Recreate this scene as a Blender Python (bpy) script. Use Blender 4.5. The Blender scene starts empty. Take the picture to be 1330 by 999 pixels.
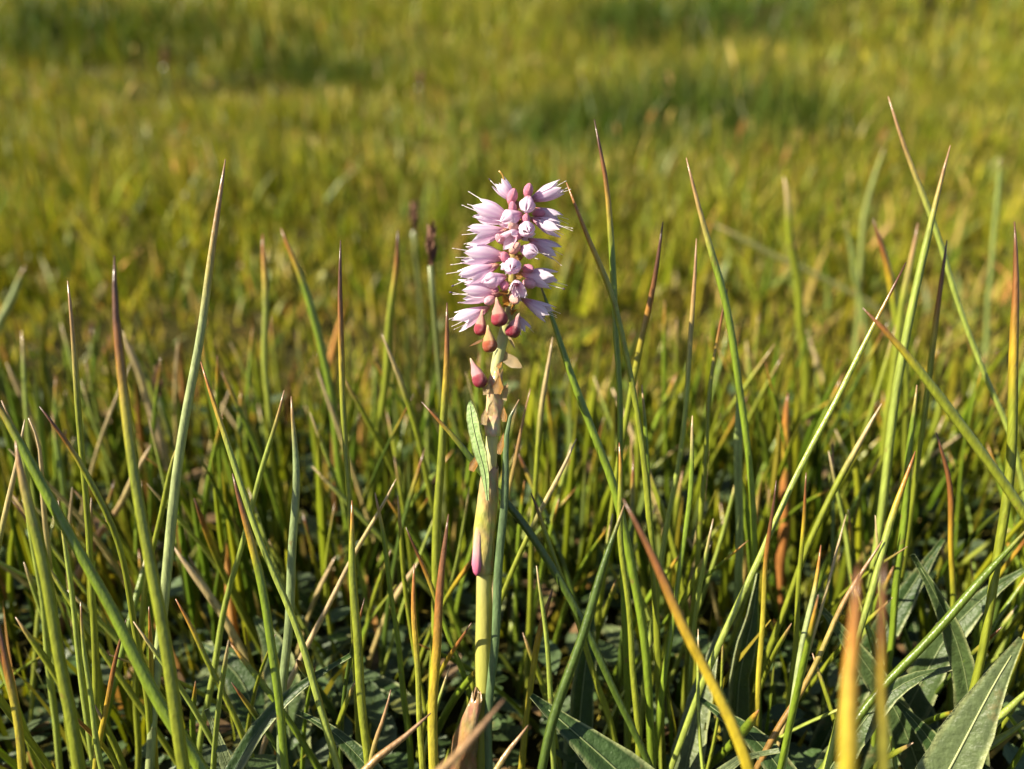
import bpy, math, random
import numpy as np
from mathutils import Vector, Matrix

# ------------------------------------------------------------------ camera
PITCH = math.radians(24.0)
CAM_H = 0.112
FPX = 1045.0                       # focal length in pixels of the 1330-wide photograph
FOCUS = 0.1045
sc = bpy.context.scene
col = sc.collection
cd = bpy.data.cameras.new('camera')
cam = bpy.data.objects.new('camera', cd); col.objects.link(cam)
cam.location = (0, 0, CAM_H)
cam.rotation_euler = (math.pi/2 - PITCH, 0, 0)
cd.sensor_width = 5.6
cd.lens = 5.6 * FPX / 1330
cd.clip_start = 0.004; cd.clip_end = 400
cd.dof.use_dof = True
cd.dof.focus_distance = FOCUS
cd.dof.aperture_fstop = 2.3
sc.camera = cam

# ------------------------------------------------------------------ sky, sun, exposure
SUN_AZ = math.radians(-104)        # clockwise from +Y: left of the view, a little behind the camera
SUN_EL = math.radians(38)
world = bpy.data.worlds.new('World'); sc.world = world; world.use_nodes = True
wn = world.node_tree
sky = wn.nodes.new('ShaderNodeTexSky'); sky.sky_type = 'NISHITA'; sky.sun_disc = False
sky.sun_elevation = SUN_EL; sky.sun_rotation = SUN_AZ
wn.nodes['Background'].inputs['Strength'].default_value = 0.052
wn.links.new(sky.outputs[0], wn.nodes['Background'].inputs['Color'])
sd = bpy.data.lights.new('sun', 'SUN'); sd.energy = 5.0; sd.angle = math.radians(0.53); sd.color = (1.0, 0.89, 0.70)
sun = bpy.data.objects.new('sun', sd); col.objects.link(sun)
to_sun = Vector((math.sin(SUN_AZ)*math.cos(SUN_EL), math.cos(SUN_AZ)*math.cos(SUN_EL), math.sin(SUN_EL)))
sun.rotation_euler = to_sun.to_track_quat('Z', 'Y').to_euler(); sun.location = (-2, -1, 2)
sc.view_settings.view_transform = 'Standard'; sc.view_settings.look = 'None'
sc.view_settings.gamma = 1.0; sc.view_settings.exposure = 1.46; sc.view_settings.use_curve_mapping = False
sc.cycles.use_denoising = True
sc.cycles.max_bounces = 8; sc.cycles.diffuse_bounces = 4; sc.cycles.transmission_bounces = 6
sc.cycles.sample_clamp_indirect = 6

rng = random.Random(7)
nrg = np.random.default_rng(11)

# ------------------------------------------------------------------ helpers
CP, SP = math.cos(PITCH), math.sin(PITCH)
FWD = Vector((0, CP, -SP)); UPV = Vector((0, SP, CP)); RGT = Vector((1, 0, 0)); CAMP = Vector((0, 0, CAM_H))
def P(px, py, d):
    return CAMP + d*(FWD + RGT*((px-665)/FPX) + UPV*((499.5-py)/FPX))

def hgt(x, y):
    """terrain height in metres (numpy friendly)"""
    x = np.asarray(x, float); y = np.asarray(y, float)
    r = np.maximum(0, y-0.75)
    base = 0.085*r*r/(r+0.5)
    far = np.clip((y-0.35)/0.8, 0, 1)
    b = far*(0.022*np.sin(3.1*x+0.8)*np.sin(2.3*y+0.4) + 0.016*np.sin(6.3*x-1.1+1.7*y)*np.sin(5.1*y+2.0) + 0.012*np.sin(13*x+1.9+2*np.sin(7*y))*np.sin(11*y+0.6+1.5*np.sin(5*x)))
    b = b + 0.0028*np.sin(31*x+2)*np.sin(27*y+1.1)*np.clip((y-0.13)/0.1, 0, 1)
    b = b + 0.11*np.exp(-(((x-1.25)/0.55)**2+((y-2.35)/0.45)**2))
    b = b - 0.08*np.exp(-(((x-0.45)/0.30)**2+((y-2.05)/0.25)**2)) + 0.035*np.exp(-(((x-0.08)/0.10)**2+((y-2.1)/0.22)**2))
    b = b + 0.05*np.exp(-(((x+0.9)/0.40)**2+((y-1.9)/0.30)**2))
    return base + b
def hz(x, y): return float(hgt(x, y))

def link(o, parent=None):
    col.objects.link(o)
    if parent: o.parent = parent
    return o
def mesh_obj(name, me, mat, parent=None, loc=None):
    o = bpy.data.objects.new(name, me)
    if mat and not me.materials: me.materials.append(mat)
    link(o, parent)
    if loc is not None: o.location = loc
    return o
def empty(name, loc):
    o = bpy.data.objects.new(name, None); o.empty_display_size = 0.005
    link(o); o.location = loc
    return o
def tag(o, label=None, cat=None, group=None, kind=None):
    if label: o['label'] = label
    if cat: o['category'] = cat
    if group: o['group'] = group
    if kind: o['kind'] = kind
    return o
def make_mesh(name, verts, faces, cols=None, smooth=True, extra=None):
    me = bpy.data.meshes.new(name)
    me.from_pydata([tuple(v) for v in verts], [], faces)
    if smooth: me.polygons.foreach_set('use_smooth', [True]*len(me.polygons))
    if cols is not None:
        a = me.color_attributes.new('Col', 'FLOAT_COLOR', 'POINT')
        a.data.foreach_set('color', np.asarray([(c[0], c[1], c[2], 1) for c in cols], np.float32).ravel())
    if extra:
        for k, vals in extra.items():
            a = me.attributes.new(k, 'FLOAT', 'POINT'); a.data.foreach_set('value', np.asarray(vals, np.float32))
    me.update()
    return me
def mixc(a, b, f):
    f = max(0.0, min(1.0, f)); return tuple(a[i]*(1-f)+b[i]*f for i in range(3))
def ramp(stops, t):
    if t <= stops[0][0]: return stops[0][1]
    for (t0, c0), (t1, c1) in zip(stops, stops[1:]):
        if t <= t1: return mixc(c0, c1, (t-t0)/max(1e-6, t1-t0))
    return stops[-1][1]
def catmull(pts, n):
    pts = [Vector(p) for p in pts]
    if len(pts) == 2: pts = [pts[0], (pts[0]+pts[1])/2, pts[1]]
    ext = [pts[0]*2-pts[1]] + pts + [pts[-1]*2-pts[-2]]
    # resample evenly by chord length
    fine = []
    for i in range(1, len(ext)-2):
        p0, p1, p2, p3 = ext[i-1:i+3]
        for k in range(16):
            t = k/16
            fine.append(0.5*((2*p1)+(p2-p0)*t+(2*p0-5*p1+4*p2-p3)*t*t+(3*p1-p0-3*p2+p3)*t**3))
    fine.append(pts[-1])
    acc = [0.0]
    for a, b in zip(fine, fine[1:]): acc.append(acc[-1]+(b-a).length)
    out = []; j = 0
    for i in range(n):
        s = acc[-1]*i/(n-1)
        while j < len(fine)-2 and acc[j+1] < s: j += 1
        seg = acc[j+1]-acc[j]
        f = (s-acc[j])/seg if seg > 0 else 0
        out.append(fine[j].lerp(fine[j+1], f))
    return out
def tube(spine, radii, sides=8, flat=1.0, ridges=0.0, rot=0.0, cap=True, normal=None):
    """verts, faces, and per-vertex (t, u) of a swept tube; flat squashes it along its normal"""
    n = len(spine); verts = []; faces = []; tu = []
    ref = normal or Vector((0, -1, 0.15))
    for i, p in enumerate(spine):
        tan = (spine[min(i+1, n-1)]-spine[max(i-1, 0)]).normalized()
        side = tan.cross(ref)
        side = side.normalized() if side.length > 1e-6 else Vector((1, 0, 0))
        nor = side.cross(tan).normalized()
        for k in range(sides):
            a = 2*math.pi*k/sides + rot
            r = radii[i]*(1+ridges*(1 if k % 2 else -1))
            verts.append(p + side*(r*math.cos(a)) + nor*(r*flat*math.sin(a)))
            tu.append((i/(n-1), k/sides))
    for i in range(n-1):
        for k in range(sides):
            a = i*sides+k; b = i*sides+(k+1) % sides
            faces.append((a, b, b+sides, a+sides))
    if cap:
        faces.append(tuple(range(sides))[::-1]); faces.append(tuple(range((n-1)*sides, n*sides)))
    return verts, faces, tu

# ------------------------------------------------------------------ materials
def new_mat(name):
    m = bpy.data.materials.new(name); m.use_nodes = True
    return m, m.node_tree, m.node_tree.nodes['Principled BSDF'], m.node_tree.nodes['Material Output']
def node(nt, typ, **kw):
    n = nt.nodes.new(typ)
    for k, v in kw.items():
        if k in n.inputs: n.inputs[k].default_value = v
        else: setattr(n, k, v)
    return n
def leafy(name, transl=0.25, rough=0.45, spec=0.4, noise_scale=900, noise_amt=0.5, stretch=(1, 1, 0.12), bump=0.25,
          bump_scale=2500, tint=(1.15, 1.1, 0.6), source='Col', flat_col=None, coat=0.0, bdist=0.0002, blotch=None):
    m, nt, bs, out = new_mat(name)
    if flat_col:
        c = node(nt, 'ShaderNodeRGB'); c.outputs[0].default_value = (*flat_col, 1); csock = c.outputs[0]
    else:
        c = node(nt, 'ShaderNodeVertexColor', layer_name=source); csock = c.outputs['Color']
    tc = node(nt, 'ShaderNodeTexCoord'); mp = node(nt, 'ShaderNodeMapping'); mp.inputs['Scale'].default_value = stretch
    nt.links.new(tc.outputs['Object'], mp.inputs['Vector'])
    n1 = node(nt, 'ShaderNodeTexNoise', Scale=noise_scale, Detail=4.0, Roughness=0.65)
    nt.links.new(mp.outputs[0], n1.inputs['Vector'])
    mr = node(nt, 'ShaderNodeMapRange'); mr.inputs['From Min'].default_value = 0.25; mr.inputs['From Max'].default_value = 0.75
    mr.inputs['To Min'].default_value = 1-noise_amt; mr.inputs['To Max'].default_value = 1+noise_amt*0.7
    nt.links.new(n1.outputs['Fac'], mr.inputs['Value'])
    mul = node(nt, 'ShaderNodeVectorMath', operation='MULTIPLY')
    nt.links.new(csock, mul.inputs[0]); nt.links.new(mr.outputs[0], mul.inputs[1])
    if blotch:
        bsc, bcol, lo, hi, mxf = blotch
        n3 = node(nt, 'ShaderNodeTexNoise', Scale=bsc, Detail=5.0, Roughness=0.7); nt.links.new(tc.outputs['Object'], n3.inputs['Vector'])
        m3 = node(nt, 'ShaderNodeMapRange'); m3.inputs['From Min'].default_value = lo; m3.inputs['From Max'].default_value = hi; m3.inputs['To Max'].default_value = mxf
        nt.links.new(n3.outputs['Fac'], m3.inputs['Value'])
        mc = node(nt, 'ShaderNodeMix', data_type='RGBA'); mc.inputs[7].default_value = (*bcol, 1)
        nt.links.new(m3.outputs[0], mc.inputs[0]); nt.links.new(mul.outputs[0], mc.inputs[6])
        mul = mc; mulout = mc.outputs[2]
    else: mulout = mul.outputs[0]
    nt.links.new(mulout, bs.inputs['Base Color'])
    bs.inputs['Roughness'].default_value = rough; bs.inputs['Specular IOR Level'].default_value = spec
    bs.inputs['Coat Weight'].default_value = coat
    n2 = node(nt, 'ShaderNodeTexNoise', Scale=bump_scale, Detail=2.0)
    nt.links.new(mp.outputs[0], n2.inputs['Vector'])
    bp = node(nt, 'ShaderNodeBump', Strength=bump, Distance=bdist)
    nt.links.new(n2.outputs['Fac'], bp.inputs['Height']); nt.links.new(bp.outputs[0], bs.inputs['Normal'])
    if transl > 0:
        tr = node(nt, 'ShaderNodeBsdfTranslucent'); tm = node(nt, 'ShaderNodeVectorMath', operation='MULTIPLY')
        tm.inputs[1].default_value = tint
        nt.links.new(mulout, tm.inputs[0]); nt.links.new(tm.outputs[0], tr.inputs['Color'])
        mx = node(nt, 'ShaderNodeMixShader'); mx.inputs[0].default_value = transl
        nt.links.new(bs.outputs[0], mx.inputs[1]); nt.links.new(tr.outputs[0], mx.inputs[2])
        nt.links.new(mx.outputs[0], out.inputs['Surface'])
    return m
M_BLADE = leafy('rush_skin', transl=0.14, rough=0.34, spec=0.62, noise_scale=1400, noise_amt=0.42, stretch=(1, 1, 0.06), bump=0.35, bump_scale=3500, blotch=(420, (0.17, 0.10, 0.035), .63, .70, .6))
M_GRASS = leafy('meadow_grass_skin', transl=0.32, rough=0.45, spec=0.22, noise_scale=300, noise_amt=0.25, bump=0.0)
M_LEAF = leafy('broad_leaf_skin', transl=0.16, rough=0.48, spec=0.35, noise_scale=700, noise_amt=0.35, stretch=(1, 1, 1), bump=0.7, bump_scale=1500, bdist=0.0003, blotch=(260, (0.16, 0.13, 0.05), .60, .70, .6))
M_RIB = leafy('leaf_midrib', transl=0.1, rough=0.45, noise_scale=1500, noise_amt=0.2, stretch=(1, 1, 1))
M_PETAL = leafy('petal', transl=0.38, rough=0.5, spec=0.3, noise_scale=1600, noise_amt=0.12, stretch=(1, 1, 0.15), bump=0.2, bump_scale=3000, tint=(1.05, 0.92, 1.0))
M_BULB = leafy('bulbil_skin', transl=0.0, rough=0.3, spec=0.5, noise_scale=1600, noise_amt=0.4, stretch=(1, 1, 1), bump=0.6, bump_scale=2200, coat=0.2)
M_STEM = leafy('stem_skin', transl=0.2, rough=0.33, spec=0.5, noise_scale=1300, noise_amt=0.10, stretch=(1, 1, 0.1), bump=0.25, bump_scale=2600, tint=(1.1, 1.05, 0.5))
M_PAPER = leafy('papery_sheath', transl=0.35, rough=0.3, spec=0.6, noise_scale=1100, noise_amt=0.25, stretch=(1, 1, 0.25), bump=0.5, bump_scale=1400, tint=(1.1, 1.0, 0.7), bdist=0.0004)
M_STAMEN = leafy('stamen_filament', transl=0.2, rough=0.5, noise_amt=0.05)
M_HEAD = leafy('dry_head', transl=0.1, rough=0.8, spec=0.1, noise_scale=900, noise_amt=0.6, stretch=(1, 1, 1), bump=0.8, bump_scale=1500)

def ground_mat():
    m, nt, bs, out = new_mat('moss_and_litter')
    tc = node(nt, 'ShaderNodeTexCoord')
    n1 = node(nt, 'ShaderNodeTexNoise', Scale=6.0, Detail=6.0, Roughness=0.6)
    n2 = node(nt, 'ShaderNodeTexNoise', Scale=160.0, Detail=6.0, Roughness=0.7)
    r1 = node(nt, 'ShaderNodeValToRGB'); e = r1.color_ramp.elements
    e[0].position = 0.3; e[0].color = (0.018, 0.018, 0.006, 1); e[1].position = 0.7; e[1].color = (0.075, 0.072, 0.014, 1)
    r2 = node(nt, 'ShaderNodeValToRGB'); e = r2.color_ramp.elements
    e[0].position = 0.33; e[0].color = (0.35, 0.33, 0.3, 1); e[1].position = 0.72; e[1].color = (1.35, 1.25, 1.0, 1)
    mul = node(nt, 'ShaderNodeVectorMath', operation='MULTIPLY')
    for n in (n1, n2): nt.links.new(tc.outputs['Object'], n.inputs['Vector'])
    nt.links.new(n1.outputs['Fac'], r1.inputs[0]); nt.links.new(n2.outputs['Fac'], r2.inputs[0])
    nt.links.new(r1.outputs[0], mul.inputs[0]); nt.links.new(r2.outputs[0], mul.inputs[1])
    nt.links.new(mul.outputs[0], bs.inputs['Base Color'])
    bs.inputs['Roughness'].default_value = 0.95; bs.inputs['Specular IOR Level'].default_value = 0.1
    bp = node(nt, 'ShaderNodeBump', Strength=0.8, Distance=0.004)
    nt.links.new(n2.outputs['Fac'], bp.inputs['Height']); nt.links.new(bp.outputs[0], bs.inputs['Normal'])
    return m

# ------------------------------------------------------------------ ground
def build_ground():
    ys = np.concatenate([np.linspace(-3, -0.06, 10), np.linspace(-0.05, 0.6, 200), 0.6*np.exp(np.linspace(0.01, math.log(120/0.6), 170))])
    us = np.linspace(-1, 1, 240)
    Y, U = np.meshgrid(ys, us, indexing='ij')
    X = U*(0.35+1.4*np.abs(Y))
    Z = hgt(X, Y)
    Z = Z + np.where((Y > 0.02) & (Y < 1.2), 0.0016*nrg.standard_normal(Z.shape), 0)
    nv = X.size; nx = len(us); ny = len(ys)
    co = np.stack([X, Y, Z], -1).reshape(-1, 3)
    i = np.arange(ny-1)[:, None]*nx + np.arange(nx-1)[None]
    q = np.stack([i, i+1, i+nx+1, i+nx], -1).reshape(-1, 4)
    me = bpy.data.meshes.new('ground'); raw_mesh(me, co, q)
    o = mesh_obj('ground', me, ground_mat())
    tag(o, 'mossy yellow green meadow ground rising to a bank behind', 'ground', kind='structure')
def raw_mesh(me, co, quads, cols=None):
    me.vertices.add(len(co)); me.vertices.foreach_set('co', np.asarray(co, np.float32).ravel())
    nq = len(quads)
    me.loops.add(nq*4); me.loops.foreach_set('vertex_index', np.asarray(quads, np.int32).ravel())
    me.polygons.add(nq)
    me.polygons.foreach_set('loop_start', np.arange(nq, dtype=np.int32)*4)
    me.polygons.foreach_set('use_smooth', np.ones(nq, bool))
    if cols is not None:
        a = me.color_attributes.new('Col', 'FLOAT_COLOR', 'POINT')
        c4 = np.ones((len(co), 4), np.float32); c4[:, :3] = cols
        a.data.foreach_set('color', c4.ravel())
    me.update(calc_edges=True); me.validate()
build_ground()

# ------------------------------------------------------------------ meadow grass behind (nobody could count it)
PAL = np.array([(0.165, 0.205, 0.010), (0.225, 0.240, 0.011), (0.340, 0.300, 0.022), (0.085, 0.145, 0.009), (0.48, 0.36, 0.10), (0.44, 0.23, 0.07), (0.17, 0.23, 0.05)])
def vnoise(x, y, s, seed):
    x = x*s+seed*13.7; y = y*s+seed*7.3
    return (np.sin(x*1.0+1.3*np.sin(y*0.7+seed))*np.sin(y*1.1+1.1*np.sin(x*0.9))+0.5*np.sin(2.3*x+y*1.7+seed)*np.sin(2.1*y-x*1.3))/1.5
def blades_np(name, n, y0, y1, hmin, hmax, w, segs, ypow=1.0, label='', lean=0.5, mask=None, cat='grass', hpatch=True, pal_w=None, sides=2, head=False, bright=None, clump=0):
    u = nrg.random(n)
    y = (y0**(2*ypow) + u*(y1**(2*ypow)-y0**(2*ypow)))**(1/(2*ypow))
    x = (nrg.random(n)*2-1)*(0.10+0.86*y)
    k = np.ones(n, bool) if mask is None else mask(x, y)
    if clump:
        cn = vnoise(x, y, clump, 2.0)+.6*vnoise(x, y, clump*2.3, 4.0)
        k &= nrg.random(len(x)) < np.clip(.5+1.1*cn, .07, 1)
    x, y = x[k], y[k]; n = len(x)
    z = hgt(x, y)-0.002
    pn = vnoise(x, y, 4.0, 3.0); pn2 = vnoise(x, y, 9.0, 1.0); pn3 = vnoise(x, y, 22.0, 5.0)
    # clumps of taller dark sedge, plus the far hollow's shade put into blade colour
    band = sum(wt*np.exp(-(((x-cx)/sx)**2+((y-cy)/sy)**2)) for cx, cy, sx, sy, wt in [
        (0.15, 0.84, 0.17, 0.13, 1.9), (0.48, 2.38, 0.27, 0.30, 2.6), (-0.80, 1.58, 0.26, 0.15, 1.6), (-0.28, 1.40, 0.16, 0.10, 1.3), (0.75, 1.12, 0.2, 0.08, 0.8), (-0.03, 0.50, 0.10, 0.05, 0.5), (-0.35, 0.72, 0.14, 0.05, 0.5)])
    tall = np.clip(0.35+0.65*pn+0.40*pn2+0.25*pn3+band, 0, 1.7) if hpatch else np.full(n, 0.5)
    H = (hmin+(hmax-hmin)*nrg.random(n)**1.3)*(0.55+0.75*tall)
    th = nrg.random(n)*2*np.pi; L = H*(lean*nrg.random(n)**1.2)
    fa = nrg.random(n)*np.pi
    W = w*(0.6+0.8*nrg.random(n))
    if pal_w is None: pal_w = (0.30, 0.26, 0.18, 0.12, 0.07, 0.02, 0.05)
    cum = np.cumsum(pal_w)/np.sum(pal_w)
    rr = np.clip(nrg.random(n) - 0.34*pn - 0.26*pn3 + 0.0, 0, 0.999)
    ci = np.searchsorted(cum, rr); ci = np.clip(ci, 0, len(PAL)-1)
    c = PAL[ci]*(0.45+0.95*nrg.random(n))[:, None]
    if bright is not None: c = c*bright(x, y)[:, None]
    dark = np.clip(band, 0, 1)[:, None]*(0 if head else 1)
    c = c*(1-dark) + dark*np.array((0.052, 0.098, 0.008))*(0.7+0.6*nrg.random(n))[:, None]
    ss = np.linspace(0, 1, segs+1)
    co = np.zeros((n, segs+1, sides, 3)); cc = np.zeros((n, segs+1, sides, 3))
    for i, s in enumerate(ss):
        bx = x + np.cos(th)*L*s**1.8; by = y + np.sin(th)*L*s**1.8; bz = z + H*s*(1-0.25*(L/np.maximum(H, 1e-6))*s)
        hw = 0.5*W*(1-s**2.2)+0.00008
        if sides == 3: hw = 0.5*W*np.minimum(1, ((1-s)/.3)**.6)+0.00006
        if head: hw = 0.5*W*(0.14 if s < .72 else math.sin(math.pi*min(1, (s-.70)/.31))+.1)
        for j in range(sides):
            an = fa+2*np.pi*j/sides
            co[:, i, j] = np.stack([bx+hw*np.cos(an), by+hw*np.sin(an), bz], -1)
            tipf = np.clip((s-(0.8 if sides == 3 else 0.6))/(0.2 if sides == 3 else 0.4), 0, 1)
            cc[:, i, j] = c*(1-0.4*tipf)+0.4*tipf*np.array((0.30, 0.19, 0.06))
    nv = (segs+1)*sides
    b = np.arange(n)[:, None]*nv + (np.arange(segs)*sides)[None]
    qs = [np.stack([b+j, b+(j+1) % sides, b+(j+1) % sides+sides, b+j+sides], -1) for j in range(1 if sides == 2 else sides)]
    q = np.stack(qs, 2).reshape(-1, 4)
    me = bpy.data.meshes.new(name); raw_mesh(me, co.reshape(-1, 3), q, cc.reshape(-1, 3))
    o = mesh_obj(name, me, M_GRASS)
    return tag(o, label, cat, kind='stuff')
clear = lambda x, y: (y > .125) | (np.abs(x) > .022)
def lowcov(x, y): return (y > .2) | (nrg.random(len(x)) < .45)
blades_np('short_grass', 70000, 0.085, 0.75, 0.008, 0.024, 0.0011, 3, 0.8, 'short fine yellow green grass and moss shoots covering the ground around the rush tuft', lean=0.9, mask=lowcov, clump=170, pal_w=(0.24, .26, .24, .08, .12, .05, .02))
blades_np('fine_grass', 1100, 0.09, 0.22, 0.022, 0.044, 0.0012, 4, 0.8, 'thin green grass leaves crowding between the rush stems', lean=0.45, mask=clear, hpatch=False, pal_w=(.4, .2, .1, .3, .06, .04, .1))
blades_np('rush_thicket', 2400, 0.112, 0.20, 0.026, 0.060, 0.0013, 6, 0.65, 'dense thicket of upright green rush stems filling the gaps behind the flower', lean=0.28, mask=clear, hpatch=False, pal_w=(.65, .15, .03, .35, .02, .01, .1), sides=3, clump=110)
blades_np('meadow_grass', 130000, 0.32, 2.0, 0.014, 0.055, 0.0021, 3, 0.75, 'blurred olive green meadow grass filling the middle distance behind the flower', lean=0.75, clump=75)
blades_np('bank_grass', 160000, 1.4, 7.5, 0.03, 0.100, 0.0052, 2, 0.7, 'far blurred yellow green grass covering the rising bank', lean=0.6, clump=24)
blades_np('sedge_heads', 650, 0.45, 2.6, 0.03, 0.07, 0.0036, 7, 0.6, 'scattered tan and straw coloured sedge heads blurred over the meadow', lean=0.4, head=True, pal_w=(0, .05, .15, 0, .6, .3, 0))

# ------------------------------------------------------------------ rush blades
GREEN = (0.155, 0.225, 0.018); OLIVE = (0.200, 0.232, 0.020); PALE = (0.30, 0.355, 0.14); BLUE = (0.110, 0.170, 0.070)
YELLOW = (0.36, 0.31, 0.030); DARK = (0.065, 0.105, 0.014); STRAW = (0.46, 0.35, 0.19); LIGHT = (0.26, 0.320, 0.055)
T_BROWN = [(0.0, None), (0.25, (0.32, 0.27, 0.03)), (0.5, (0.27, 0.11, 0.02)), (0.75, (0.10, 0.04, 0.02)), (1, (0.075, 0.035, 0.022))]
T_ORANGE = [(0.0, None), (0.35, (0.42, 0.30, 0.03)), (0.7, (0.40, 0.17, 0.03)), (1, (0.24, 0.10, 0.04))]
T_PINK = [(0.0, None), (0.35, (0.34, 0.29, 0.07)), (0.65, (0.33, 0.20, 0.08)), (1, (0.32, 0.19, 0.11))]
T_STRAW = [(0.0, None), (0.4, (0.42, 0.34, 0.14)), (1, (0.50, 0.37, 0.22))]
T_RED = [(0.0, None), (0.3, (0.40, 0.28, 0.02)), (0.6, (0.24, 0.095, 0.025)), (1, (0.12, 0.055, 0.03))]
TIPS = dict(b=T_BROWN, o=T_ORANGE, p=T_PINK, s=T_STRAW, r=T_RED)

def blade_meshes(name, spine_base_to_tip, w, base_col, tip, tipfrac, sides=8, flat=0.7, rot=0.0):
    """a blade mesh (root to the withering part) and a dry tip mesh that goes on from its last ring"""
    n = len(spine_base_to_tip)
    radii = []
    for i in range(n):
        t = i/(n-1)
        r = 0.5*w*(min(1.0, ((1-t)/0.15)**0.5 if t < 1 else 0.0)*(1-0.22*t))*(0.92+0.08*math.sin(9*t+w*1e4))
        radii.append(max(r, 0.00007))
    v, f, tu = tube(spine_base_to_tip, radii, sides, flat, ridges=0.05, rot=rot, normal=Vector((rng.uniform(-.5, .5), -1, 0.2)).normalized())
    cols = []
    stops = [(0, base_col)]+[(tipfrac and (1-tipfrac)+tipfrac*a*1.0, c or base_col) for a, c in tip]
    for (t, u), p in zip(tu, v):
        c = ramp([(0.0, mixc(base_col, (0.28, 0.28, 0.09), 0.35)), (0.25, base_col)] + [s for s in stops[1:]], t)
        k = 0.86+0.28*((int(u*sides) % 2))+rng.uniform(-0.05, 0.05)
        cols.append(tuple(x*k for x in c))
    cut = max(2, min(n-3, int(round((1-tipfrac*0.75)*(n-1)))))
    nb = (cut+1)*sides
    fb = [q for q in f[:-2] if max(q) < nb]+[f[-2]]
    ft = [tuple(i-cut*sides for i in q) for q in f[:-2] if min(q) >= cut*sides]+[tuple(i-cut*sides for i in f[-1])]
    mb = make_mesh(name, v[:nb], fb, cols[:nb])
    mt = make_mesh('dry_tip', v[cut*sides:], ft, cols[cut*sides:])
    return mb, mt
def spine_from(pts, dt, db):
    """pixel trace tip->root with depths -> world spine root->tip, carried on down to the ground"""
    L = [0.0]
    for a, b in zip(pts, pts[1:]): L.append(L[-1]+math.hypot(b[0]-a[0], b[1]-a[1]))
    W = [P(p[0], p[1], dt+(db-dt)*l/L[-1]) for p, l in zip(pts, L)]
    last = W[-1]; d = (W[-1]-W[-2]).normalized()
    d = (d*0.75+Vector((0, 0.0, -1))*0.25).normalized()
    if d.z > -0.15: d = Vector((d.x, d.y, -0.15)).normalized()
    gap = last.z - hz(last.x, last.y) + 0.002
    if gap > 0.0005:
        s = min(gap/-d.z, 0.09)
        mid = last+d*s*0.5; end = last+d*s
        end.z = hz(end.x, end.y)-0.002
        W += [mid, end]
    return W[::-1]
def hero(label, pts, dt, db, w, colr, tip='b', tf=0.2, name='rush_blade', flat=0.85, group=None):
    sp = catmull(spine_from(pts, dt, db), 30)
    ph = rng.uniform(0, 6); am = rng.uniform(.08, .3)*w*dt/FPX
    sp = [p+RGT*(am*math.sin(ph+i*.55)*math.sin(ph*2+i*.21)) for i, p in enumerate(sp)]
    wm = 1.10*w*0.5*(dt+db)/FPX
    root = sp[0].copy()
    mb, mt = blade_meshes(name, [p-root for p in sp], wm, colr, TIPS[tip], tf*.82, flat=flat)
    o = mesh_obj(name, mb, M_BLADE, loc=root)
    tag(o, label, 'rush', group or 'tall rush blades around the flower')
    mesh_obj('dry_tip', mt, M_BLADE, o)
    return o
H = hero
# left of the flower
H('tall pale grey green rush leaning right, tallest one left of the flower', [(292,207),(279,300),(262,420),(238,560),(215,760),(193,999)], .104, .112, 14, PALE, 'p', .26)
H('thick olive rush with long dark brown tip, leaning left of the tall pale rush', [(150,332),(154,430),(168,570),(190,700),(215,850),(240,999)], .088, .092, 17, OLIVE, 'b', .28)
H('thin olive rush with straight reddish tip beside the thick dark tipped rush', [(87,365),(98,470),(106,580),(117,720),(123,850),(126,999)], .100, .112, 10, OLIVE, 'p', .22)
H('slender green rush bowing to the left, its brown point crossing two others', [(50,528),(105,605),(148,690),(172,790),(188,880),(196,970)], .098, .112, 10, OLIVE, 'b', .16)
H('thick green rush slanting down to the right across the left tuft', [(-30,485),(60,640),(125,755),(200,895),(262,999)], .092, .094, 17, GREEN, 'b', .1)
H('stout yellowish rush with a frayed brown point in the left tuft', [(22,572),(34,640),(62,770),(84,890),(104,999)], .090, .094, 18, OLIVE, 'p', .15)
H('withered brown folded blade behind the stout frayed rush', [(33,545),(22,600),(2,690),(-20,800)], .106, .110, 9, OLIVE, 's', .35)
H('withered tan blade hooked over beside the frayed rush', [(36,543),(50,580),(58,650),(66,760)], .108, .116, 8, OLIVE, 's', .5)
H('light green slanting rush with orange point, right of the tall pale rush', [(262,470),(300,590),(342,710),(390,835),(440,999)], .103, .104, 10, LIGHT, 'o', .16)
H('green rush with long withered reddish tip crossing the light slanting rush', [(304,615),(324,700),(350,820),(372,999)], .098, .100, 13, GREEN, 'r', .22)
H('upright grey green rush with blunt point, crossed by the withered reddish one', [(381,515),(383,620),(378,740),(370,880),(364,999)], .106, .110, 13, mixc(PALE, BLUE, .5), 'p', .1)
H('thin green rush slanting left behind the upright grey green rush', [(368,507),(332,640),(296,780),(262,950)], .109, .120, 9, LIGHT, 'p', .12)
H('upright rush with a dark chocolate tip between pale rush and flower', [(443,312),(442,400),(446,520),(453,640),(458,760),(466,940)], .106, .115, 10, OLIVE, 'b', .3)
H('short thick green rush with yellow point in front of the dark chocolate tip', [(455,650),(460,760),(468,880),(477,999)], .103, .104, 13, OLIVE, 'o', .1)
H('soft blurred olive rush behind the flower, brown at the very point', [(516,298),(511,400),(497,520),(484,640)], .150, .165, 12, OLIVE, 'b', .2)
H('soft blurred green rush arching left behind the dark chocolate tip', [(365,297),(398,385),(424,470),(440,600)], .150, .160, 12, GREEN, 'o', .16)
H('soft blurred straight rush with orange tip left of the arching one', [(341,303),(345,420),(349,540),(352,640)], .160, .165, 11, OLIVE, 'o', .2)
H('thick olive rush with dark reddish tip just left of the lower flowers', [(580,393),(580,480),(574,560),(569,660),(566,800),(562,900)], .110, .118, 13, OLIVE, 'r', .22)
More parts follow.
